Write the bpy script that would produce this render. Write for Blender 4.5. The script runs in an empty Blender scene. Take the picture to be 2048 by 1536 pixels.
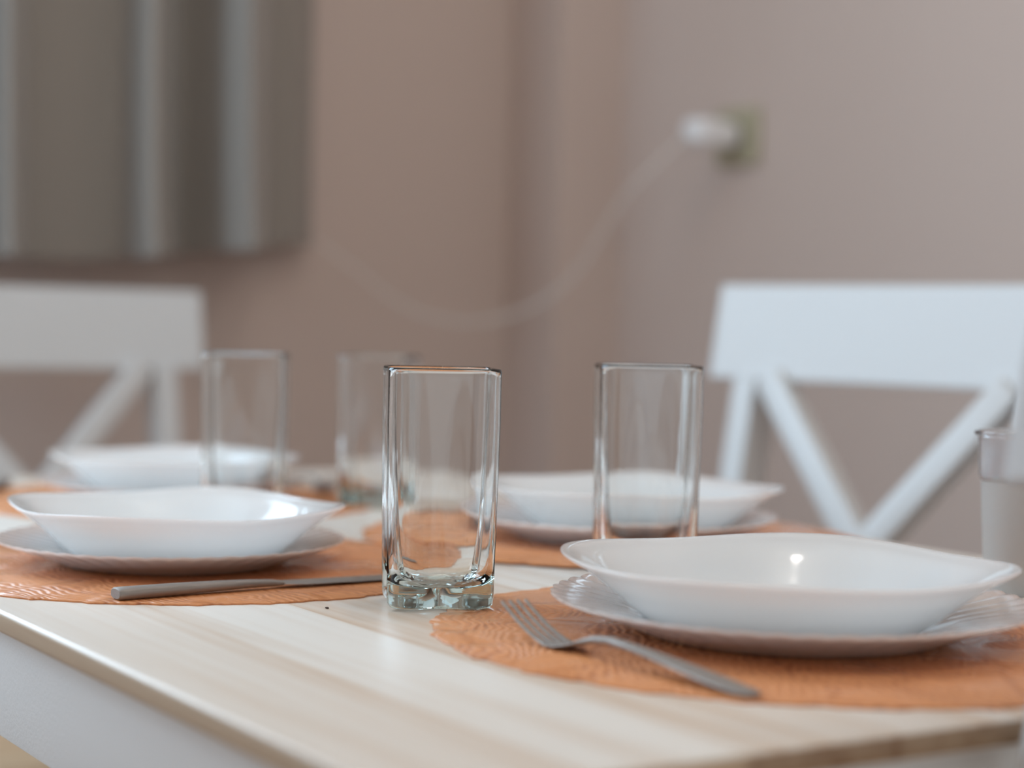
import bpy, bmesh, math, random
from mathutils import Vector, Matrix
from math import sin, cos, pi, radians, sqrt

random.seed(7)
SC = bpy.context.scene
COL = SC.collection
VS = SC.view_settings
VS.view_transform = 'Standard'
VS.look = 'None'
VS.gamma = 1.0
VS.use_curve_mapping = False
VS.exposure = -0.28

# ------------------------------------------------------------------ camera
F_PX, CAM_Z, ROLL = 3780.0, 0.9052, radians(1.3)
PITCH = math.atan(118 / F_PX)
cam_data = bpy.data.cameras.new('camera')
cam = bpy.data.objects.new('camera', cam_data)
COL.objects.link(cam)
cam.location = (0, 0, CAM_Z)
cam.rotation_euler = (Matrix.Rotation(pi / 2 - PITCH, 3, 'X') @ Matrix.Rotation(ROLL, 3, 'Z')).to_euler()
cam_data.sensor_width = 36.0
cam_data.lens = F_PX / 2048 * 36.0
cam_data.clip_start = 0.05
cam_data.dof.use_dof = True
cam_data.dof.focus_distance = 1.025
cam_data.dof.aperture_fstop = 3.3
SC.camera = cam

# ------------------------------------------------------------------ helpers
def lin(c):
    return tuple(((x / 255) / 12.92 if x / 255 <= .04045 else ((x / 255 + .055) / 1.055) ** 2.4) for x in c) + (1.0,)

def link_obj(name, me, parent=None, mat=None):
    o = bpy.data.objects.new(name, me)
    COL.objects.link(o)
    if parent:
        o.parent = parent
    if mat:
        me.materials.append(mat)
    return o

def empty(name, loc, rotz=0.0):
    o = bpy.data.objects.new(name, None)
    COL.objects.link(o)
    o.location = loc
    o.rotation_euler = (0, 0, rotz)
    o.empty_display_size = .05
    return o

def tag(o, label=None, cat=None, group=None, kind=None):
    if label: o['label'] = label
    if cat: o['category'] = cat
    if group: o['group'] = group
    if kind: o['kind'] = kind
    return o

def finish(bm, name, mat=None, parent=None, smooth=True, angle=40):
    bmesh.ops.remove_doubles(bm, verts=bm.verts, dist=1e-6)
    bmesh.ops.recalc_face_normals(bm, faces=bm.faces)
    for f in bm.faces:
        f.smooth = smooth
    if smooth:
        a = radians(angle)
        for e in bm.edges:
            if len(e.link_faces) == 2 and e.calc_face_angle(0) > a:
                e.smooth = False
    me = bpy.data.meshes.new(name)
    bm.to_mesh(me)
    bm.free()
    return link_obj(name, me, parent, mat)

def add_box(bm, lo, hi, bevel=0.0, M=None, segs=2):
    r = bmesh.ops.create_cube(bm, size=1.0)
    vs = r['verts']
    for v in vs:
        v.co = Vector(((lo[i] + hi[i]) / 2 + v.co[i] * (hi[i] - lo[i])) for i in range(3))
    if bevel > 0:
        es = list({e for v in vs for e in v.link_edges})
        rb = bmesh.ops.bevel(bm, geom=es, offset=bevel, segments=segs, profile=.5, affect='EDGES')
        vs = list({v for f in rb['faces'] for v in f.verts} | {v for v in vs if v.is_valid})
    if M is not None:
        for v in vs:
            v.co = M @ v.co

def box(name, lo, hi, mat, parent=None, bevel=0.0, M=None, segs=2):
    bm = bmesh.new()
    add_box(bm, lo, hi, bevel, M, segs)
    return finish(bm, name, mat, parent)

def bar(name, a, b, w, d, side, mat, parent=None, bevel=.002):
    """straight bar from a to b; w is its width along 'side', d its depth across both"""
    a, b, side = Vector(a), Vector(b), Vector(side)
    z = (b - a).normalized()
    x = (side - side.dot(z) * z).normalized()
    y = z.cross(x)
    M = Matrix((x, y, z)).transposed().to_4x4()
    M.translation = a
    L = (b - a).length
    return box(name, (-w / 2, -d / 2, 0), (w / 2, d / 2, L), mat, parent, bevel, M)

def rings(bm, R, close_first=True, close_last=True):
    """skin a list of closed rings (lists of co) with quads and cap the ends"""
    V = [[bm.verts.new(p) for p in r] for r in R]
    n = len(R[0])
    for a, b in zip(V[:-1], V[1:]):
        for i in range(n):
            bm.faces.new((a[i], a[(i + 1) % n], b[(i + 1) % n], b[i]))
    for ok, r in ((close_first, V[0]), (close_last, V[-1])):
        if ok:
            c = bm.verts.new(sum((v.co for v in r), Vector()) / n)
            for i in range(n):
                bm.faces.new((r[i], r[(i + 1) % n], c))

def tube(bm, pts, rad, n=10):
    pts = [Vector(p) for p in pts]
    R = []
    for i, p in enumerate(pts):
        t = (pts[min(i + 1, len(pts) - 1)] - pts[max(i - 1, 0)]).normalized()
        x = t.cross(Vector((0, 0, 1)))
        if x.length < 1e-4: x = Vector((1, 0, 0))
        x.normalize()
        y = x.cross(t)
        rr = rad[i] if isinstance(rad, (list, tuple)) else rad
        R.append([p + x * rr * cos(2 * pi * k / n) + y * rr * sin(2 * pi * k / n) for k in range(n)])
    rings(bm, R)

def copy_thing(o, loc, rotz, label, scale=None, parent=None):
    c = o.copy()
    COL.objects.link(c)
    c.location = loc
    c.rotation_euler = (0, 0, rotz)
    if scale: c.scale = (scale,) * 3
    c['label'] = label
    for ch in list(o.children):
        d = ch.copy()
        COL.objects.link(d)
        d.parent = c
        for g in list(ch.children):
            e = g.copy()
            COL.objects.link(e)
            e.parent = d
    return c

# ------------------------------------------------------------------ materials
def nodes(name):
    m = bpy.data.materials.new(name)
    m.use_nodes = True
    nt = m.node_tree
    return m, nt, nt.nodes['Principled BSDF'], nt.nodes, nt.links

def simple(name, col, rough=.5, metal=0.0, coat=0.0, spec=.5, bump=None):
    m, nt, p, N, L = nodes(name)
    p.inputs['Base Color'].default_value = lin(col)
    p.inputs['Roughness'].default_value = rough
    p.inputs['Metallic'].default_value = metal
    p.inputs['Coat Weight'].default_value = coat
    p.inputs['Coat Roughness'].default_value = .03
    p.inputs['Specular IOR Level'].default_value = spec
    if bump:
        tc = N.new('ShaderNodeTexCoord'); nz = N.new('ShaderNodeTexNoise'); b = N.new('ShaderNodeBump')
        nz.inputs['Scale'].default_value = bump[0]
        nz.inputs['Detail'].default_value = 4
        b.inputs['Strength'].default_value = bump[1]
        b.inputs['Distance'].default_value = .002
        L.new(tc.outputs['Object'], nz.inputs['Vector'])
        L.new(nz.outputs['Fac'], b.inputs['Height'])
        L.new(b.outputs['Normal'], p.inputs['Normal'])
    return m

M_WALL = simple('wall_paint', (205, 186, 176), .85, bump=(60, .15))
M_CEIL = simple('ceiling_paint', (225, 222, 216), .9, bump=(60, .1))
M_CHAIR = simple('white_lacquer', (212, 211, 210), .35, bump=(40, .05))
M_APRON = simple('white_painted_wood', (235, 235, 233), .42, bump=(420, .12))
M_PORC = simple('white_opal_glass', (240, 239, 237), .06, coat=.3)
pb = M_PORC.node_tree.nodes['Principled BSDF']           # tempered opal glass lets light through
pb.inputs['Subsurface Weight'].default_value = 1.0
pb.inputs['Subsurface Radius'].default_value = (1, 1, 1)
pb.inputs['Subsurface Scale'].default_value = .014
M_FRAME = simple('white_window_frame', (235, 235, 235), .4)
M_SOCK = simple('socket_plastic', (176, 168, 142), .45)
M_SOCKIN = simple('socket_insert', (140, 132, 112), .5)
M_PLUG = simple('white_plastic', (238, 238, 240), .35)
M_CORD = simple('pale_cord', (225, 220, 215), .5)
M_CRUMB = simple('dark_crumb', (70, 50, 40), .8)

def m_steel():
    m, nt, p, N, L = nodes('brushed_steel')
    p.inputs['Metallic'].default_value = 1.0
    p.inputs['Base Color'].default_value = (.36, .325, .30, 1)
    tc = N.new('ShaderNodeTexCoord'); mp = N.new('ShaderNodeMapping'); nz = N.new('ShaderNodeTexNoise')
    mp.inputs['Scale'].default_value = (60, 900, 900)
    nz.inputs['Scale'].default_value = 1.0
    mr = N.new('ShaderNodeMapRange')
    mr.inputs['To Min'].default_value = .85
    mr.inputs['To Max'].default_value = .40
    L.new(tc.outputs['Object'], mp.inputs['Vector']); L.new(mp.outputs['Vector'], nz.inputs['Vector'])
    L.new(nz.outputs['Fac'], mr.inputs['Value']); L.new(mr.outputs['Result'], p.inputs['Roughness'])
    return m
M_STEEL = m_steel()

def m_wood(name, base, dark, plank, coat, swap=False, tint=.5):
    """laminated pine: staves along local Y (or X when swap), each with its own tint and long grain streaks"""
    m, nt, p, N, L = nodes(name)
    tc = N.new('ShaderNodeTexCoord'); sp = N.new('ShaderNodeSeparateXYZ')
    L.new(tc.outputs['Object'], sp.inputs[0])
    ac, al = ('Y', 'X') if swap else ('X', 'Y')
    def math_(op, a, b=None):
        n = N.new('ShaderNodeMath'); n.operation = op
        for i, v in enumerate((a, b)):
            if v is None: continue
            if isinstance(v, (int, float)): n.inputs[i].default_value = v
            else: L.new(v, n.inputs[i])
        return n.outputs[0]
    s = math_('DIVIDE', sp.outputs[ac], plank)
    idx = math_('FLOOR', s)
    fr = math_('FRACT', s)
    wn = N.new('ShaderNodeTexWhiteNoise'); wn.noise_dimensions = '1D'
    L.new(idx, wn.inputs['W'])
    # grain: stretched noise, offset per stave
    cb = N.new('ShaderNodeCombineXYZ')
    L.new(math_('MULTIPLY', sp.outputs[ac], 38.0), cb.inputs[0])
    L.new(math_('ADD', math_('MULTIPLY', sp.outputs[al], 1.1), math_('MULTIPLY', idx, 7.31)), cb.inputs[1])
    L.new(math_('MULTIPLY', sp.outputs['Z'], 38.0), cb.inputs[2])
    nz = N.new('ShaderNodeTexNoise'); nz.inputs['Scale'].default_value = 1.0
    nz.inputs['Detail'].default_value = 5; nz.inputs['Roughness'].default_value = .6
    L.new(cb.outputs[0], nz.inputs['Vector'])
    cb2 = N.new('ShaderNodeCombineXYZ')
    L.new(math_('MULTIPLY', sp.outputs[ac], 150.0), cb2.inputs[0])
    L.new(math_('ADD', math_('MULTIPLY', sp.outputs[al], 3.0), math_('MULTIPLY', idx, 3.7)), cb2.inputs[1])
    L.new(math_('MULTIPLY', sp.outputs['Z'], 150.0), cb2.inputs[2])
    nz2 = N.new('ShaderNodeTexNoise'); nz2.inputs['Scale'].default_value = 1.0; nz2.inputs['Detail'].default_value = 3
    L.new(cb2.outputs[0], nz2.inputs['Vector'])
    g = N.new('ShaderNodeMapRange'); g.inputs['From Min'].default_value = .5; g.inputs['From Max'].default_value = .75
    L.new(nz.outputs['Fac'], g.inputs['Value'])
    # joint line between staves
    j = math_('SUBTRACT', 1.0, math_('MULTIPLY', math_('MINIMUM', fr, math_('SUBTRACT', 1.0, fr)), 14.0))
    j = math_('MULTIPLY', math_('MAXIMUM', j, 0.0), .75)
    k = math_('ADD', math_('MULTIPLY', g.outputs[0], .55), math_('MULTIPLY', math_('POWER', wn.outputs['Value'], 1.5), tint))
    k = math_('ADD', k, math_('MULTIPLY', math_('SUBTRACT', nz2.outputs['Fac'], .5), .45))
    k = math_('ADD', k, math_('MULTIPLY', j, math_('ADD', .25, math_('MULTIPLY', g.outputs[0], .8))))
    k = math_('MINIMUM', math_('MAXIMUM', k, 0.0), 1.0)
    mx = N.new('ShaderNodeMix'); mx.data_type = 'RGBA'
    mx.inputs['A'].default_value = lin(base); mx.inputs['B'].default_value = lin(dark)
    L.new(k, mx.inputs['Factor'])
    L.new(mx.outputs['Result'], p.inputs['Base Color'])
    p.inputs['Roughness'].default_value = .33
    p.inputs['Coat Weight'].default_value = coat
    p.inputs['Coat Roughness'].default_value = .85
    return m
M_PINE = m_wood('laminated_pale_pine', (240, 233, 224), (206, 172, 140), .074, .25)
M_ENDGRAIN = m_wood('pine_end_grain', (194, 168, 138), (132, 98, 68), .074, .0, tint=.8)
M_EDGE = m_wood('pine_edge', (214, 196, 172), (170, 138, 108), .074, .1)  # side pine toned darker than the top, shade put into its colour
M_SEAT = m_wood('pine_seat', (214, 182, 146), (170, 126, 88), .06, .1, swap=True)
M_FLOOR = m_wood('floor_boards', (170, 138, 106), (120, 88, 62), .14, .1)

def m_mat():
    """embossed vinyl place mat: raised veins and leaf shapes pressed into it"""
    m, nt, p, N, L = nodes('embossed_orange_vinyl')
    tc = N.new('ShaderNodeTexCoord')
    vo = N.new('ShaderNodeTexVoronoi'); vo.feature = 'DISTANCE_TO_EDGE'; vo.inputs['Scale'].default_value = 16
    nzw = N.new('ShaderNodeTexNoise'); nzw.inputs['Scale'].default_value = 14
    ad = N.new('ShaderNodeVectorMath'); ad.operation = 'MULTIPLY_ADD'
    ad.inputs[1].default_value = (.05, .05, 0)
    L.new(tc.outputs['Object'], nzw.inputs['Vector'])
    L.new(nzw.outputs['Color'], ad.inputs[0]); L.new(tc.outputs['Object'], ad.inputs[2])
    L.new(ad.outputs[0], vo.inputs['Vector'])
    wv = N.new('ShaderNodeTexWave'); wv.inputs['Scale'].default_value = 62; wv.inputs['Distortion'].default_value = 16
    wv.inputs['Detail'].default_value = 2; wv.inputs['Detail Scale'].default_value = .5
    L.new(tc.outputs['Object'], wv.inputs['Vector'])
    nz = N.new('ShaderNodeTexNoise'); nz.inputs['Scale'].default_value = 220; nz.inputs['Detail'].default_value = 3
    L.new(tc.outputs['Object'], nz.inputs['Vector'])
    vr = N.new('ShaderNodeMapRange'); vr.inputs['From Max'].default_value = .10
    L.new(vo.outputs['Distance'], vr.inputs['Value'])
    def math_(op, x, y):
        n = N.new('ShaderNodeMath'); n.operation = op
        for i, v in enumerate((x, y)):
            if isinstance(v, (int, float)): n.inputs[i].default_value = v
            else: L.new(v, n.inputs[i])
        return n.outputs[0]
    pn = N.new('ShaderNodeTexNoise'); pn.inputs['Scale'].default_value = 19; pn.inputs['Detail'].default_value = 1
    L.new(tc.outputs['Object'], pn.inputs['Vector'])
    pm = N.new('ShaderNodeMapRange'); pm.inputs['From Min'].default_value = .46; pm.inputs['From Max'].default_value = .56
    L.new(pn.outputs['Fac'], pm.inputs['Value'])                 # 1 = plain leaf patch, 0 = fine veins
    inv = math_('SUBTRACT', 1.0, pm.outputs[0])
    veins = math_('MULTIPLY', wv.outputs['Fac'], math_('ADD', math_('MULTIPLY', inv, .75), .12))
    a2o = math_('ADD', math_('MULTIPLY', vr.outputs[0], .55), veins)
    a2o = math_('ADD', a2o, math_('MULTIPLY', pm.outputs[0], .35))
    hgt = math_('ADD', a2o, math_('MULTIPLY', nz.outputs['Fac'], .25))
    b = N.new('ShaderNodeBump'); b.inputs['Strength'].default_value = .6; b.inputs['Distance'].default_value = .0011
    L.new(hgt, b.inputs['Height'])
    rr = N.new('ShaderNodeMapRange'); rr.inputs['To Min'].default_value = .42; rr.inputs['To Max'].default_value = .24
    L.new(pm.outputs[0], rr.inputs['Value']); L.new(rr.outputs[0], p.inputs['Roughness'])
    L.new(b.outputs['Normal'], p.inputs['Normal'])
    cr = N.new('ShaderNodeValToRGB')
    cr.color_ramp.elements[0].position = .1; cr.color_ramp.elements[0].color = lin((186, 112, 66))
    cr.color_ramp.elements[1].position = .8; cr.color_ramp.elements[1].color = lin((226, 152, 100))
    L.new(a2o, cr.inputs['Fac'])
    L.new(cr.outputs['Color'], p.inputs['Base Color'])
    return m
M_MAT = m_mat()

def m_glass():
    m = bpy.data.materials.new('clear_glass')
    m.use_nodes = True
    nt = m.node_tree
    N, L = nt.nodes, nt.links
    N.remove(N['Principled BSDF'])
    g = N.new('ShaderNodeBsdfGlass')
    g.inputs['IOR'].default_value = 1.5
    g.inputs['Roughness'].default_value = 0.0
    g.inputs['Color'].default_value = (1, 1, 1, 1)
    L.new(g.outputs[0], N['Material Output'].inputs['Surface'])
    va = N.new('ShaderNodeVolumeAbsorption')
    va.inputs['Color'].default_value = (.55, .86, .84, 1)
    va.inputs['Density'].default_value = 14
    L.new(va.outputs[0], N['Material Output'].inputs['Volume'])
    return m
M_GLASS = m_glass()

def m_plastic(name, rough, trans, col):
    m, nt, p, N, L = nodes(name)
    p.inputs['Base Color'].default_value = lin(col)
    p.inputs['Transmission Weight'].default_value = trans
    p.inputs['Roughness'].default_value = rough
    p.inputs['IOR'].default_value = 1.4
    return m
M_CUPCLEAR = m_plastic('clear_plastic', .12, .95, (248, 248, 250))
M_CUPFROST = m_plastic('frosted_plastic', .38, .62, (236, 234, 230))

def m_curtain():
    m, nt, p, N, L = nodes('grey_curtain_cloth')
    p.inputs['Base Color'].default_value = lin((150, 142, 134))
    p.inputs['Roughness'].default_value = .8
    p.inputs['Sheen Weight'].default_value = .25
    tc = N.new('ShaderNodeTexCoord'); wv = N.new('ShaderNodeTexWave'); b = N.new('ShaderNodeBump')
    wv.bands_direction = 'Z'; wv.inputs['Scale'].default_value = 300
    b.inputs['Strength'].default_value = .1; b.inputs['Distance'].default_value = .001
    L.new(tc.outputs['Object'], wv.inputs['Vector']); L.new(wv.outputs['Fac'], b.inputs['Height'])
    L.new(b.outputs['Normal'], p.inputs['Normal'])
    return m
M_CURT = m_curtain()

# ------------------------------------------------------------------ the room
WD = Vector((-.6, .8, 0)); WD.normalize()        # along the right wall, away from the camera
WB = Vector((-WD.y, WD.x, 0))                         # along the back wall, to the left
K0 = Vector((.1645, 2.962, 0))                         # column meets the right wall
K1 = K0 + WB * .1273                                   # front corner of the boxed column
K2 = K1 + WD * .1254                                   # column meets the back wall
K3 = K2 + WB * 2.6                                    # back wall meets the left wall
HC = 2.55
def wall_slab(name, a, b, out, th=.1, z0=0.0, z1=HC, mat=M_WALL):
    bm = bmesh.new()
    q = [a, b, b + out * th, a + out * th]
    lo = [bm.verts.new((p.x, p.y, z0)) for p in q]
    hi = [bm.verts.new((p.x, p.y, z1)) for p in q]
    bm.faces.new(lo); bm.faces.new(hi[::-1])
    for i in range(4):
        bm.faces.new((lo[i], lo[(i + 1) % 4], hi[(i + 1) % 4], hi[i]))
    return bm
def structure(bm, name, mat=M_WALL):
    return tag(finish(bm, name, mat, smooth=False), kind='structure')
R_END = K0 - WD * 3.8
L_END = K3 - WD * 3.8
structure(wall_slab('w', K0 + WD * .1254, R_END, -WB), 'wall_right')
# boxed column in the corner
bm = bmesh.new()
q = [K0, K1, K2, K0 + WD * .1254]
lo = [bm.verts.new((p.x, p.y, 0)) for p in q]; hi = [bm.verts.new((p.x, p.y, HC)) for p in q]
bm.faces.new(lo); bm.faces.new(hi)
for i in range(4): bm.faces.new((lo[i], lo[(i + 1) % 4], hi[(i + 1) % 4], hi[i]))
structure(bm, 'trim_1')
# back wall with the window opening left of the curtain
W0, W1, WZ0, WZ1 = 1.02, 2.30, 1.02, 2.30
def quadbox(bm, a, b, out, th, z0, z1):
    q = [a, b, b + out * th, a + out * th]
    lo = [bm.verts.new((p.x, p.y, z0)) for p in q]; hi = [bm.verts.new((p.x, p.y, z1)) for p in q]
    bm.faces.new(lo); bm.faces.new(hi[::-1])
    for i in range(4): bm.faces.new((lo[i], lo[(i + 1) % 4], hi[(i + 1) % 4], hi[i]))
bm = bmesh.new()
quadbox(bm, K2 - WB * .1273, K2 + WB * W0, WD, .1, 0, HC)
quadbox(bm, K2 + WB * W0, K2 + WB * W1, WD, .1, 0, WZ0)
quadbox(bm, K2 + WB * W0, K2 + WB * W1, WD, .1, WZ1, HC)
quadbox(bm, K2 + WB * W1, K3 + WB * .1, WD, .1, 0, HC)
me = bpy.data.meshes.new('wall_back'); bm.to_mesh(me); bm.free()
tag(link_obj('wall_back', me, None, M_WALL), kind='structure')
X0, X1 = .15, 1.0
bm = bmesh.new()
quadbox(bm, K3, K3 - WD * X0, WB, .1, 0, HC)
quadbox(bm, K3 - WD * X0, K3 - WD * X1, WB, .1, 0, WZ0)
quadbox(bm, K3 - WD * X0, K3 - WD * X1, WB, .1, WZ1, HC)
quadbox(bm, K3 - WD * X1, L_END, WB, .1, 0, HC)
me = bpy.data.meshes.new('wall_left'); bm.to_mesh(me); bm.free()
tag(link_obj('wall_left', me, None, M_WALL), kind='structure')
# window frame and mullion
bm = bmesh.new()
fa = K2 + WD * .03
for a, b, z0, z1 in ((W0, W0 + .05, WZ0, WZ1), (W1 - .05, W1, WZ0, WZ1), (W0 + .60, W0 + .67, WZ0, WZ1),
                     (W0, W1, WZ0, WZ0 + .05), (W0, W1, WZ1 - .05, WZ1)):
    quadbox(bm, fa + WB * a, fa + WB * b, WD, .05, z0, z1)
structure(bm, 'window_1', M_FRAME)
bm = bmesh.new()
fa = K3 + WB * .03
for a, b, z0, z1 in ((X0, X0 + .05, WZ0, WZ1), (X1 - .05, X1, WZ0, WZ1), (X0, X1, WZ0, WZ0 + .05), (X0, X1, WZ1 - .05, WZ1)):
    quadbox(bm, fa - WD * a, fa - WD * b, WB, .05, z0, z1)
structure(bm, 'window_2', M_FRAME)
# floor and ceiling
def slab(name, z0, z1, mat):
    bm = bmesh.new()
    q = [K2 + WD * .2 - WB * .35, K3 + WD * .2 + WB * .2, L_END + WB * .2, R_END - WB * .2]
    lo = [bm.verts.new((p.x, p.y, z0)) for p in q]; hi = [bm.verts.new((p.x, p.y, z1)) for p in q]
    bm.faces.new(lo); bm.faces.new(hi[::-1])
    for i in range(4): bm.faces.new((lo[i], lo[(i + 1) % 4], hi[(i + 1) % 4], hi[i]))
    return structure(bm, name, mat)
slab('floor', -.1, 0, M_FLOOR)
slab('ceiling', HC, HC + .1, M_CEIL)

# ------------------------------------------------------------------ wall socket, plug and cord
NR = WB.copy()                                        # right wall faces left
SP = Vector((.3235, 2.75, 1.1845))
sock = empty('wall_socket', SP, math.atan2(NR.y, NR.x))
tag(sock, 'square beige wall socket on the right wall, with a white plug in it', 'wall socket')
box('cover_plate', (0, -.043, -.041), (.011, .043, .041), M_SOCK, sock, .004)
bm = bmesh.new()
bmesh.ops.create_cone(bm, cap_ends=True, segments=40, radius1=.024, radius2=.024, depth=.006,
                      matrix=Matrix.Translation((.011, 0, 0)) @ Matrix.Rotation(pi / 2, 4, 'Y'))
finish(bm, 'socket_insert', M_SOCKIN, sock)
plug = empty('plug_adapter', SP + NR * .0145 + Vector((0, 0, .001)), math.atan2(NR.y, NR.x))
tag(plug, 'white plug adapter in the wall socket, with a thin sagging pale cord', 'plug')
bm = bmesh.new()
R = []
for x, w, h in ((0, .012, .014), (.006, .016, .017), (.02, .018, .019), (.06, .019, .020), (.078, .018, .019), (.086, .014, .015), (.089, .008, .009)):
    R.append([(x, w * (abs(cos(t)) ** .5) * (1 if cos(t) >= 0 else -1), h * (abs(sin(t)) ** .5) * (1 if sin(t) >= 0 else -1))
              for t in [2 * pi * k / 32 for k in range(32)]])
rings(bm, R)
finish(bm, 'adapter_body', M_PLUG, plug)
# cord sagging from the plug to behind the curtain
CP = [(SP + NR * .1), (.175, 2.665, 1.115), (.146, 2.68, 1.08), (.097, 2.72, .994), (.052, 2.735, .948), (.009, 2.74, .924), (-.03, 2.735, .912), (-.07, 2.72, .908),
      (-.11, 2.71, .913), (-.141, 2.70, .922), (-.18, 2.68, .944), (-.217, 2.66, .974), (-.245, 2.645, .994), (-.275, 2.63, 1.016)]
CP = [Vector(p) for p in CP]
pts = []
for i in range(len(CP) - 1):
    p0, p1, p2, p3 = CP[max(i - 1, 0)], CP[i], CP[i + 1], CP[min(i + 2, len(CP) - 1)]
    for k in range(5):
        t = k / 5
        pts.append(.5 * (2 * p1 + (p2 - p0) * t + (2 * p0 - 5 * p1 + 4 * p2 - p3) * t * t + (3 * p1 - p0 - 3 * p2 + p3) * t ** 3))
pts.append(CP[-1])
bm = bmesh.new()
loc = Vector(plug.location); rz = math.atan2(NR.y, NR.x)
Rm = Matrix.Rotation(-rz, 3, 'Z')
tube(bm, [Rm @ (Vector(p) - loc) for p in pts], .0018, 8)
finish(bm, 'cord', M_CORD, plug)

# ------------------------------------------------------------------ curtain
def curtain():
    # stations along the back wall (metres left of the column) and how far the cloth stands off the wall
    st = [(0.3787, 0.03), (0.4057, 0.045), (0.4319, 0.055), (0.4509, 0.05), (0.4709, 0.06), (0.502, 0.1), (0.554, 0.18), (0.5745, 0.205), (0.5779, 0.195), (0.5791, 0.17), (0.5797, 0.125), (0.5875, 0.09), (0.5987, 0.065), (0.6097, 0.06), (0.6321, 0.09), (0.6688, 0.145), (0.6906, 0.162), (0.6974, 0.15), (0.6958, 0.12), (0.6957, 0.09), (0.708, 0.075), (0.7432, 0.075), (0.7813, 0.075), (0.8098, 0.07), (0.8267, 0.07), (0.8456, 0.1), (0.8777, 0.155), (0.8885, 0.155), (0.8875, 0.12), (0.8901, 0.08), (0.9084, 0.06),
          (.97, .07), (1.01, .10), (1.04, .15), (1.06, .14), (1.08, .08), (1.11, .06)]
    P = []
    for i in range(len(st) - 1):
        p0 = st[max(i - 1, 0)]; p1 = st[i]; p2 = st[i + 1]; p3 = st[min(i + 2, len(st) - 1)]
        for k in range(5):
            t = k / 5
            P.append(tuple(.5 * ((2 * p1[j]) + (-p0[j] + p2[j]) * t + (2 * p0[j] - 5 * p1[j] + 4 * p2[j] - p3[j]) * t * t + (-p0[j] + 3 * p1[j] - 3 * p2[j] + p3[j]) * t ** 3) for j in (0, 1)))
    P.append(st[-1])
    zs = [0, .004, .02, .05, .12, .25, .45, .7, 1.0, 1.3]
    bm = bmesh.new()
    G = []
    for z in zs:
        row = []
        for (s, o) in P:
            flare = 1 + .10 * (1 - min(z / .3, 1)) ** 2
            q = K2 + WB * s - WD * (o * flare)
            row.append(bm.verts.new((q.x, q.y, 1.012 - .11 * max(0, min(s - .42, .33)) * max(0, 1 - z / .5) + z)))
        G.append(row)
    for a, b in zip(G[:-1], G[1:]):
        for i in range(len(P) - 1):
            bm.faces.new((a[i], a[i + 1], b[i + 1], b[i]))
    o = finish(bm, 'curtain', M_CURT, None, True, 80)
    md = o.modifiers.new('thickness', 'SOLIDIFY'); md.thickness = .0025; md.offset = 0
    return tag(o, 'grey taupe curtain hanging in deep folds on the back wall', 'curtain')
curtain()

# ------------------------------------------------------------------ table
TA = radians(32.1)
TC = Vector((-.0335, .6134, 0))
TW, TL, TZ, TT = .69, 1.235, .75, .012
U = Vector((-sin(TA), cos(TA), 0)); V = Vector((cos(TA), sin(TA), 0))
table = empty('dining_table', TC, TA)
tag(table, 'dining table with pale pine top, white apron and place settings on it', 'table')
box('tabletop', (0, 0, TZ - TT), (TW, TL, TZ), M_PINE, table, .0028, None, 3)
top = [c for c in table.children if c.name == "tabletop"][0]
top.data.materials.append(M_ENDGRAIN)
top.data.materials.append(M_EDGE)
for f in top.data.polygons:
    if abs(f.normal.x) > .9: f.material_index = 2
    if abs(f.normal.y) > .9: f.material_index = 1
AZ0, AZ1 = .670, TZ - TT
box('apron', (.020, .05, AZ0), (.038, TL - .05, AZ1), M_APRON, table, .0015)
box('apron', (TW - .038, .05, AZ0), (TW - .020, TL - .05, AZ1), M_APRON, table, .0015)
box('apron', (.05, .020, AZ0), (TW - .05, .038, AZ1), M_APRON, table, .0015)
box('apron', (.05, TL - .038, AZ0), (TW - .05, TL - .020, AZ1), M_APRON, table, .0015)
for x in (.016, TW - .066):
    for y in (.016, TL - .066):
        bm = bmesh.new()
        c = (x + .025, y + .025)
        rings(bm, [[(c[0] + sx * w, c[1] + sy * w, z) for sx, sy in ((-1, -1), (1, -1), (1, 1), (-1, 1))]
                   for z, w in ((0, .017), (.45, .022), (.64, .025), (AZ1, .025))])
        finish(bm, 'leg', M_APRON, table, True, 30)

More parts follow.
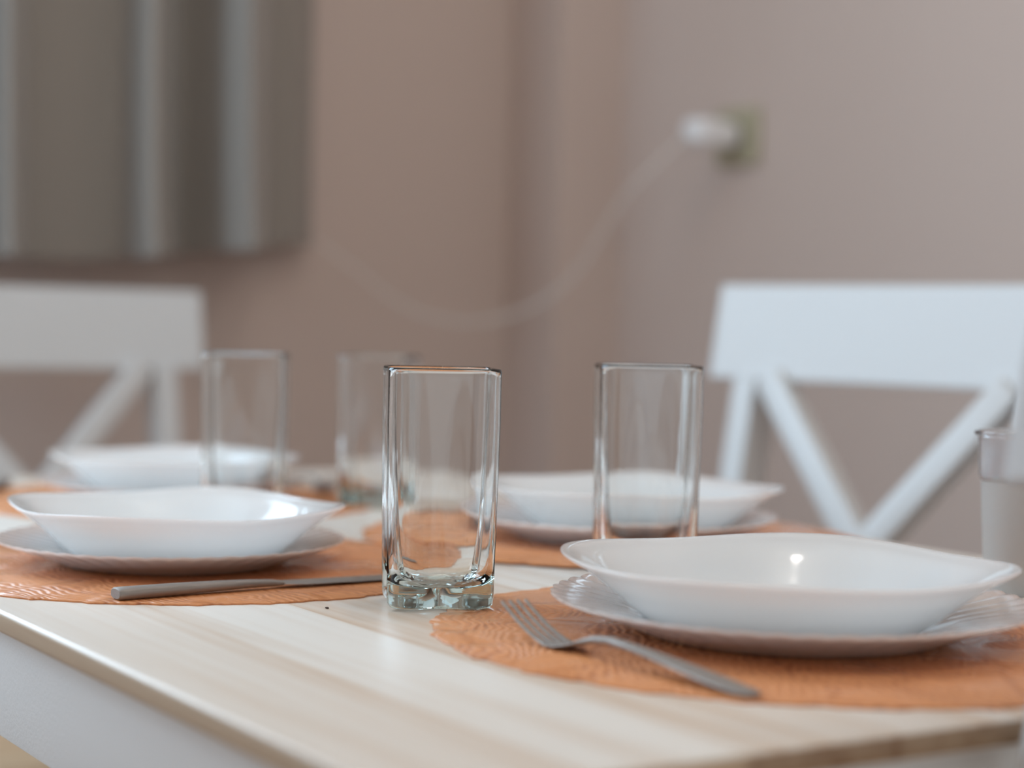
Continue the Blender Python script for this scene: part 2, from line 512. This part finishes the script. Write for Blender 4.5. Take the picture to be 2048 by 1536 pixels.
# ------------------------------------------------------------------ chairs
def make_chair():
    root = empty('dining_chair', (0, 0, 0))
    LEAN = math.tan(radians(10))
    def yb(z): return -.20 - (z - .45) * LEAN if z > .45 else -.20 - (.45 - z) * .12
    lx = .172                                          # post centre
    # top rail, gently curved
    bm = bmesh.new()
    n = 12
    R = []
    for i in range(n + 1):
        x = -.225 + .45 * i / n
        bow = -.010 * (1 - (x / .225) ** 2)
        ring = []
        for z, side in ((.850, 0), (.950, 0), (.950, 1), (.850, 1)):
            y = yb(z) + bow + (.010 if side == 0 else -.009)
            ring.append((x, y, z))
        R.append(ring)
    rings(bm, R)
    rail = finish(bm, 'top_rail', M_CHAIR, root, True, 30)
    md = rail.modifiers.new('edges', 'BEVEL'); md.width = .0025; md.segments = 2; md.limit_method = 'ANGLE'
    for s in (-1, 1):
        bm = bmesh.new()
        R = []
        for z in (0, .2, .42, .46, .6, .75, .851):
            w = .0135 + (.004 if .3 < z < .5 else 0)
            y = yb(z)
            R.append([(s * lx - w, y - .027, z), (s * lx + w, y - .027, z), (s * lx + w, y + .014, z), (s * lx - w, y + .014, z)])
        rings(bm, R)
        finish(bm, 'back_post', M_CHAIR, root, True, 30)
    # X brace between the posts
    zt, zb = .853, .522
    xt = lx - .028
    for s, dy in ((-1, .0), (1, .002)):
        bar('cross_brace', (s * xt, yb(zt) + dy, zt), (-s * xt, yb(zb) + dy, zb), .030, .026, (1, 0, 0), M_CHAIR, root)
    bar('lower_rail', (-lx, yb(.51), .51), (lx, yb(.51), .51), .032, .018, (0, 0, 1), M_CHAIR, root)
    # seat
    bm = bmesh.new()
    R = []
    for z, k in ((.440, .985), (.444, 1.0), (.456, 1.0), (.460, .985)):
        R.append([(x * k, (y * k), z) for x, y in ((-.185, -.19), (.185, -.19), (.200, -.1), (.21, .19), (.19, .215), (-.19, .215), (-.21, .19), (-.200, -.1))])
    rings(bm, R)
    finish(bm, 'seat', M_SEAT, root, True, 30)
    box('seat_frame', (-.165, -.185, .385), (.165, -.167, .44), M_CHAIR, root, .002)
    box('seat_frame', (-.165, .167, .385), (.165, .185, .44), M_CHAIR, root, .002)
    for s in (-1, 1):
        bar('front_leg', (s * .188, .185, 0), (s * .180, .175, .44), .032, .032, (1, 0, 0), M_CHAIR, root)
        bar('seat_frame', (s * .176, -.185, .4125), (s * .178, .165, .4125), .018, .055, (1, 0, 0), M_CHAIR, root)
        bar('stretcher', (s * .172, -.225, .22), (s * .184, .18, .22), .018, .028, (1, 0, 0), M_CHAIR, root)
    bar('stretcher', (-.178, -.03, .22), (.178, -.03, .22), .028, .018, (0, 0, 1), M_CHAIR, root)
    return root

def place(rail_mid, fwd):
    f = Vector(fwd); f.normalize()
    p = Vector(rail_mid) + f * .2793
    return (p.x, p.y, 0), math.atan2(-f.x, f.y)
ch = make_chair()
l, r = place((.3745, 1.863), (-.74, -.67))
ch.location = l; ch.rotation_euler = (0, 0, r)
tag(ch, 'white cross-back chair on the right long side of the table, below the wall socket', 'chair', 'white cross-back chairs round the table')
ch.scale = (1.004,) * 3
l, r = place((-.586, 2.272), (.531, -.847))
copy_thing(ch, l, r, 'white cross-back chair at the far left end of the table, below the curtain', .988)
l, r = place((.3855, .812), (U.x, U.y))
copy_thing(ch, l, r, 'blurred white chair closest to the camera, cut off at the right edge', 1.0)

# ------------------------------------------------------------------ place mats
MT = .0012
def make_mat(R):
    bm = bmesh.new()
    n = 220
    ring = lambda rr, z, j: [((rr + j * (.0012 * sin(23 * t) + .0009 * sin(57 * t + 1) + .0008 * sin(91 * t + 2))) * cos(t),
                              (rr + j * (.0012 * sin(23 * t) + .0009 * sin(57 * t + 1) + .0008 * sin(91 * t + 2))) * sin(t), z)
                             for t in [2 * pi * k / n for k in range(n)]]
    rings(bm, [ring(R * .5, 0, 0), ring(R - .0003, 0, 1), ring(R, .0004, 1), ring(R, .0009, 1), ring(R - .0004, MT, 1), ring(R * .5, MT, 0)])
    return finish(bm, 'place_mat', M_MAT)
MATS = [((.1546, .9682), .193, 'round orange place mat near the front right, under the fork and largest plate'),
        ((-.1987, 1.1833), .171, 'round orange place mat at the left, with the knife lying along its edge'),
        ((.0775, 1.384), .184, 'round orange place mat under the plate behind the right glass tumbler'),
        ((-.288, 1.595), .175, 'round orange place mat at the far left end of the table')]
for i, (c, R, lab) in enumerate(MATS):
    o = make_mat(R)
    o.location = (c[0], c[1], TZ + (MT if i == 2 else 0))
    o.rotation_euler = (0, 0, .7 * i)
    tag(o, lab, 'place mat', 'orange place mats')

# ------------------------------------------------------------------ plates and bowls
def smooth_profile(P, m):
    """Catmull-Rom through the profile points"""
    out = []
    for i in range(len(P) - 1):
        p0, p1, p2, p3 = P[max(i - 1, 0)], P[i], P[i + 1], P[min(i + 2, len(P) - 1)]
        for k in range(m):
            t = k / m
            out.append(tuple(.5 * (2 * b + (c - a) * t + (2 * a - 5 * b + 4 * c - d) * t * t + (3 * b - a - 3 * c + d) * t ** 3) for a, b, c, d in zip(p0, p1, p2, p3)))
    return out + [P[-1]]
def make_plate():
    """round plate, fluted flange and scalloped edge; radius 1 = .1233 m"""
    R0 = .1233
    N = 48; n = N * 8
    prof = [  # radius, height, fluting
        (.030, .0042, 0), (.062, .0042, 0), (.070, .0050, 0), (.077, .0078, 0), (.083, .0100, .2), (.092, .0122, .7), (.102, .0142, 1), (.112, .0162, 1), (.119, .0176, 1), (.1226, .0184, 1),
        (.1233, .0182, 1), (.1230, .0174, 1), (.1190, .0156, .9), (.110, .0128, .7), (.100, .0094, .4), (.090, .0056, .1), (.0835, .0028, 0), (.0785, .0006, 0), (.0765, .0000, 0), (.0735, .0002, 0), (.072, .0010, 0), (.030, .0012, 0)]
    R = []
    for r, z, k in prof:
        ring = []
        for i in range(n):
            t = 2 * pi * i / n
            w = abs(sin(N * t / 2)) - .64
            rr = r + k * .0013 * w * (r / R0) ** 6
            ring.append((rr * cos(t), rr * sin(t), z + k * .0008 * w))
        R.append(ring)
    bm = bmesh.new()
    rings(bm, R)
    return finish(bm, 'dinner_plate', M_PORC, None, True, 60)

def make_bowl(a=.07, b=.0015, R0=.1149, e=0.0):
    """soup plate: round foot opening to a rounded-square, slightly waving rim"""
    n = 192
    prof = [(.1, .0030), (.30, .0030), (.45, .0032), (.54, .0043), (.62, .0077), (.70, .0129), (.79, .0191), (.85, .0234), (.90, .0266), (.95, .0289), (.97, .0300), (.997, .0305),
            (1.003, .0300), (.995, .0291), (.97, .0276), (.935, .0257), (.89, .0228), (.84, .0192), (.78, .0148), (.715, .0094), (.65, .0048), (.60, .0016), (.57, .0003), (.55, 0), (.53, .0004), (.51, .0012), (.2, .0014)]
    prof = smooth_profile(prof, 3)
    R = []
    for i, (r, z) in enumerate(prof):
        w = max(0, min(1, (r - .5) / .5)) ** 1.3
        ring = []
        for k in range(n):
            t = 2 * pi * k / n
            rr = R0 * r * (1 + a * w * cos(4 * t) + e * w * cos(8 * t))
            ring.append((rr * cos(t), rr * sin(t), z + b * w * cos(4 * t)))
        R.append(ring)
    bm = bmesh.new()
    rings(bm, R)
    return finish(bm, 'soup_plate', M_PORC, None, True, 60)

PZ = TZ + MT
plate = make_plate()
plate.location = (.1455, .964, PZ)
tag(plate, 'fluted white dinner plate with scalloped edge, nearest, at the front right by the fork', 'plate', 'fluted white dinner plates')
copy_thing(plate, (-.2120, 1.187, PZ), .3, 'fluted white dinner plate at the left, behind the knife', .88)
copy_thing(plate, (.079, 1.382, PZ + MT), .1, 'fluted white dinner plate behind the right glass tumbler', .95)
copy_thing(plate, (-.285, 1.597, PZ), .5, 'fluted white dinner plate at the far left end of the table', .90)

BZ = .0042
bowl = make_bowl(.036, .0011, .1109)
bowl.location = (.1400, .950, PZ + BZ)
bowl.rotation_euler = (0, 0, radians(-17.3))
bowl.scale = (1, 1, 1.16)
tag(bowl, 'deep white rounded-square soup plate, nearest, with a lamp reflection inside, at the front right', 'soup plate', 'white rounded-square soup plates')
b2 = make_bowl(.042, .0014, .1006, .0095)
b2.name = 'soup_plate.001'
b2.location = (-.2067, 1.173, PZ + BZ * .88)
b2.rotation_euler = (0, 0, radians(-7.1))
b2.scale = (1, 1, 1.15)
tag(b2, 'deep white rounded-square soup plate at the left, with a bright window reflection inside', 'soup plate', 'white rounded-square soup plates')
o = copy_thing(bowl, (.089, 1.380, PZ + MT + BZ * .95), radians(-12), 'deep white soup plate seen behind and through the right glass tumbler')
o.scale = (.96, .96, 1.13)
o = copy_thing(bowl, (-.284, 1.60, PZ + BZ * .90), radians(-2), 'deep white soup plate at the far left end, partly behind a glass tumbler')
o.scale = (.92, .92, 1.12)

# ------------------------------------------------------------------ glass tumblers
def section(s, rc, conc, n_side=14, n_arc=10):
    h = s / 2 - rc
    pts = []
    for q in range(4):
        rot = Matrix.Rotation(q * pi / 2, 2)
        for i in range(n_side):
            x = -h + 2 * h * i / n_side
            y = -s / 2 + conc * (1 + cos(pi * x / h)) / 2
            pts.append(rot @ Vector((x, y)))
        for i in range(n_arc):
            t = -pi / 2 + (pi / 2) * i / n_arc
            pts.append(rot @ Vector((h + rc * cos(t), -h + rc * sin(t))))
    return pts
def make_tumbler():
    H, S, RC, T = .130, .0612, .0105, .0023
    def sz(z): return S * (.945 + .055 * min(1, z / .10))
    def cc(z): return .0072 - .0060 * min(1, z / .115) ** .8
    R = []
    def ring(s, rc, c, z): R.append([(p.x, p.y, z) for p in section(s, rc, c)])
    # outside, from the underside up
    ring(sz(0) * .5, .006, .0, .0016)
    ring(sz(0) - .016, .006, .004, .0006)
    ring(sz(0) - .008, .0075, .0048, .0)
    ring(sz(0) - .003, .0092, cc(0), .0008)
    ring(sz(0) - .0006, .0102, cc(0), .0028)
    for z in (.006, .012, .02, .03, .045, .06, .08, .10, .115, .124):
        ring(sz(z), RC, cc(z), z)
    ring(S + .0002, RC, .0010, .1265)
    ring(S + .0003, RC, .0010, .1285)
    ring(S - .0006, RC - .0003, .0010, .1297)
    ring(S - .0018, RC - .0009, .0010, .1300)
    ring(S - .0032, RC - .0016, .0010, .1296)
    ring(S - .0042, RC - .0021, .0010, .1282)
    for z in (.124, .115, .10, .08, .06, .045, .03, .022):
        t = T + .0030 * max(0, (.055 - z) / .055) ** 2
        ring(sz(z) - 2 * t, RC - t * .8, cc(z) * 1.0, z)
    ring(sz(.017) - .0085, .0085, cc(.017) * .9, .0165)
    ring(sz(.014) - .0135, .0085, cc(.014) * .8, .0130)
    ring(sz(.012) - .022, .0085, .003, .0110)
    ring(.022, .006, .001, .0118)
    ring(.008, .002, .0, .0128)
    bm = bmesh.new()
    rings(bm, R)
    return finish(bm, 'glass_tumbler', M_GLASS, None, True, 75)
g = make_tumbler()
g.location = (-.0388, 1.0370, TZ + MT)
g.rotation_euler = (0, 0, radians(8))
tag(g, 'tall clear square glass tumbler in sharp focus at the centre front', 'glass', 'clear square glass tumblers')
copy_thing(g, (.0838, 1.165, TZ), radians(3), 'tall clear square glass tumbler at the right, rising behind the nearest soup plate', 1.02)
copy_thing(g, (-.1985, 1.41, TZ), radians(2), 'tall clear square glass tumbler at the left, behind the left soup plate')
copy_thing(g, (-.1120, 1.60, TZ), radians(-12), 'blurred clear square glass tumbler furthest back, half hidden by the front one', .975)

# ------------------------------------------------------------------ plastic cup
cup = empty('plastic_cup', (.3165, 1.140, TZ))
tag(cup, 'translucent plastic cup at the right edge, behind the nearest plate', 'cup')
def lathe(bm, prof, n=72, rib=None):
    R = []
    for r, z in prof:
        R.append([((r + (rib(2 * pi * k / n, z) if rib else 0)) * cos(2 * pi * k / n), (r + (rib(2 * pi * k / n, z) if rib else 0)) * sin(2 * pi * k / n), z) for k in range(n)])
    rings(bm, R)
bm = bmesh.new()
lathe(bm, [(.022, .002), (.026, .0), (.0272, .001), (.0285, .02), (.0300, .045), (.0310, .066), (.0314, .068),
           (.0306, .068), (.0302, .066), (.0292, .045), (.0277, .02), (.0262, .003), (.022, .0032)])
finish(bm, 'cup_body', M_CUPFROST, cup)
bm = bmesh.new()
R = []
prof = [(.0306, .068), (.0314, .068), (.0325, .071), (.0330, .085), (.0335, .0945), (.0355, .0955), (.0358, .0968), (.0352, .098), (.0335, .0978), (.0327, .094), (.0322, .085), (.0317, .0715)]
for r, z in prof + [prof[0]]:
    R.append([(r * cos(2 * pi * k / 72), r * sin(2 * pi * k / 72), z) for k in range(72)])
rings(bm, R, False, False)
finish(bm, 'cup_rim', M_CUPCLEAR, cup)

# ------------------------------------------------------------------ cutlery  (local +X runs from handle end to tip)
def strip(bm, st, nseg=8, crown=.0):
    """loft flat rounded sections: st = (x, half width, z centre, half thickness)"""
    R = []
    for x, w, z, t in st:
        ring = []
        for k in range(16):
            a = 2 * pi * k / 16
            ca, sa = cos(a), sin(a)
            ring.append((x, w * math.copysign(abs(ca) ** .7, ca), z + t * math.copysign(abs(sa) ** .7, sa)))
        R.append(ring)
    rings(bm, R)
def make_fork():
    root = empty('fork', (0, 0, 0))
    bm = bmesh.new()
    strip(bm, [(0, .0035, .0017, .0008), (.002, .0058, .0018, .0012), (.008, .0076, .0022, .0014), (.03, .0082, .0042, .0014), (.055, .0070, .0066, .0015),
               (.08, .0050, .0088, .0017), (.100, .0036, .0101, .0020), (.115, .0028, .0104, .0022), (.128, .0029, .0090, .0022), (.136, .0040, .0068, .0018), (.143, .0070, .0045, .0012)])
    finish(bm, 'handle', M_STEEL, root)
    bm = bmesh.new()
    strip(bm, [(.1405, .0058, .0052, .0011), (.146, .0084, .0036, .0010), (.152, .0099, .0023, .0010), (.158, .0103, .0019, .0010), (.163, .0102, .0021, .0009)])
    def zt(x): return .0021 + .0175 * ((x - .160) / .044) ** 1.45
    for i in range(4):
        y0 = -.0078 + i * .0052
        st = []
        for k in range(9):
            x = .160 + .044 * k / 8
            w = .00190 - .0008 * (k / 8) ** 1.3
            st.append((x, w, zt(x), .0010 - .0003 * k / 8))
        R = []
        for x, w, z, t in st:
            sp = y0 * (1 + .03 * (x - .16) / .044)
            R.append([(x, sp + w * math.copysign(abs(cos(a)) ** .8, cos(a)), z + t * math.copysign(abs(sin(a)) ** .8, sin(a))) for a in [2 * pi * q / 12 for q in range(12)]])
        rings(bm, R)
    finish(bm, 'tines', M_STEEL, root)
    return root
def make_knife():
    root = empty('table_knife', (0, 0, 0))
    bm = bmesh.new()
    strip(bm, [(0, .0060, .0032, .0024), (.001, .0068, .0032, .0030), (.006, .0070, .0032, .0031), (.04, .0066, .0034, .0029), (.07, .0056, .0035, .0025), (.09, .0044, .0034, .0021), (.105, .0038, .0030, .0018), (.112, .0048, .0027, .0012)])
    finish(bm, 'handle', M_STEEL, root)
    bm = bmesh.new()
    R = []
    for x, y0, y1, z, t in ((.108, -.0042, .0042, .0027, .0010), (.114, -.0060, .0062, .0024, .0009), (.125, -.0082, .0072, .0021, .0009), (.16, -.0092, .0074, .0017, .0008), (.185, -.0090, .0072, .0015, .0007), (.2, -.0074, .0060, .0014, .0007), (.208, -.0040, .0030, .0013, .0006), (.2105, -.001, .001, .0012, .0004)):
        R.append([(x, y0, z), (x, y0 * .3 + y1 * .7, z + t), (x, y1, z + t), (x, y1, z - t), (x, y0 * .3 + y1 * .7, z - t)])
    rings(bm, R)
    finish(bm, 'blade', M_STEEL, root)
    return root
def aim(h, t): return (h[0], h[1], PZ), math.atan2(t[1] - h[1], t[0] - h[0])
fork = make_fork()
l, r = aim((.1045, .786), (.0268, .900))
fork.scale = (.88,) * 3
fork.location = l; fork.rotation_euler = (0, 0, r)
tag(fork, 'steel fork resting on the front orange mat left of the nearest plate', 'fork', 'steel forks')
l, r = aim((-.212, 1.830), (-.157, 1.665))
copy_thing(fork, l, r, 'blurred steel fork right of the far left setting, beyond the tumblers')
knife = make_knife()
l, r = aim((-.2125, 1.0205), (-.0745, 1.124))
knife.scale = (.92, .92, 1.1)
knife.location = l; knife.rotation_euler = (0, 0, r)
tag(knife, 'steel table knife in front of the left plate, handle towards the left', 'knife', 'steel table knives')
l, r = aim((-.455, 1.70), (-.435, 1.51))
copy_thing(knife, l, r, 'blurred steel table knife at the left edge, beside the far left setting')
l, r = aim((.085, 1.575), (-.088, 1.465))
copy_thing(knife, l, r, 'steel table knife glimpsed through the front glass tumbler, far side of the right setting')

# a dark crumb
bm = bmesh.new()
bmesh.ops.create_icosphere(bm, subdivisions=2, radius=.0007)
for v in bm.verts: v.co = Vector((v.co.x * 1.8, v.co.y, v.co.z * .7)) * (1 + .25 * random.random())
o = finish(bm, 'crumb', M_CRUMB)
o.location = (-.0970, 1.0150, TZ + .0005)
o.rotation_euler = (0, 0, 2.4)
tag(o, 'tiny dark crumb on the bare pine left of the front tumbler', 'crumb')

# ------------------------------------------------------------------ light
def area(name, loc, direction, sx, sy, power, col):
    d = bpy.data.lights.new(name, 'AREA')
    d.shape = 'RECTANGLE'; d.size = sx; d.size_y = sy; d.energy = power; d.color = col
    o = bpy.data.objects.new(name, d); COL.objects.link(o)
    o.location = loc
    o.rotation_euler = Vector(direction).to_track_quat('-Z', 'Y').to_euler()
    return o
wc = K2 + WB * ((W0 + W1) / 2) + WD * .14
area('window_daylight', (wc.x, wc.y, (WZ0 + WZ1) / 2), -WD, W1 - W0, WZ1 - WZ0, 40, (.58, .80, 1.0))
wc = K3 - WD * ((X0 + X1) / 2) + WB * .14
area('side_window_daylight', (wc.x, wc.y, (WZ0 + WZ1) / 2), -WB, X1 - X0, WZ1 - WZ0, 25, (.58, .80, 1.0))
for p, e in (((.135, 1.30, 2.35), 3.9), ((.135, 1.335, 2.35), 3.9), ((1.0, .35, 2.35), 5.0), ((1.02, .53, 2.35), 5.0)):  # last two are invented fill brightening the walls; no fixture known there
    d = bpy.data.lights.new('ceiling_bulb_and_fill', 'POINT')
    d.energy = e; d.color = (1, .94, .87); d.shadow_soft_size = .05
    o = bpy.data.objects.new('ceiling_bulb_and_fill', d); COL.objects.link(o); o.location = p
w = bpy.data.worlds.new('world'); SC.world = w; w.use_nodes = True
bg = w.node_tree.nodes['Background']
bg.inputs['Color'].default_value = (.92, .97, 1.0, 1)
bg.inputs['Strength'].default_value = 1.0
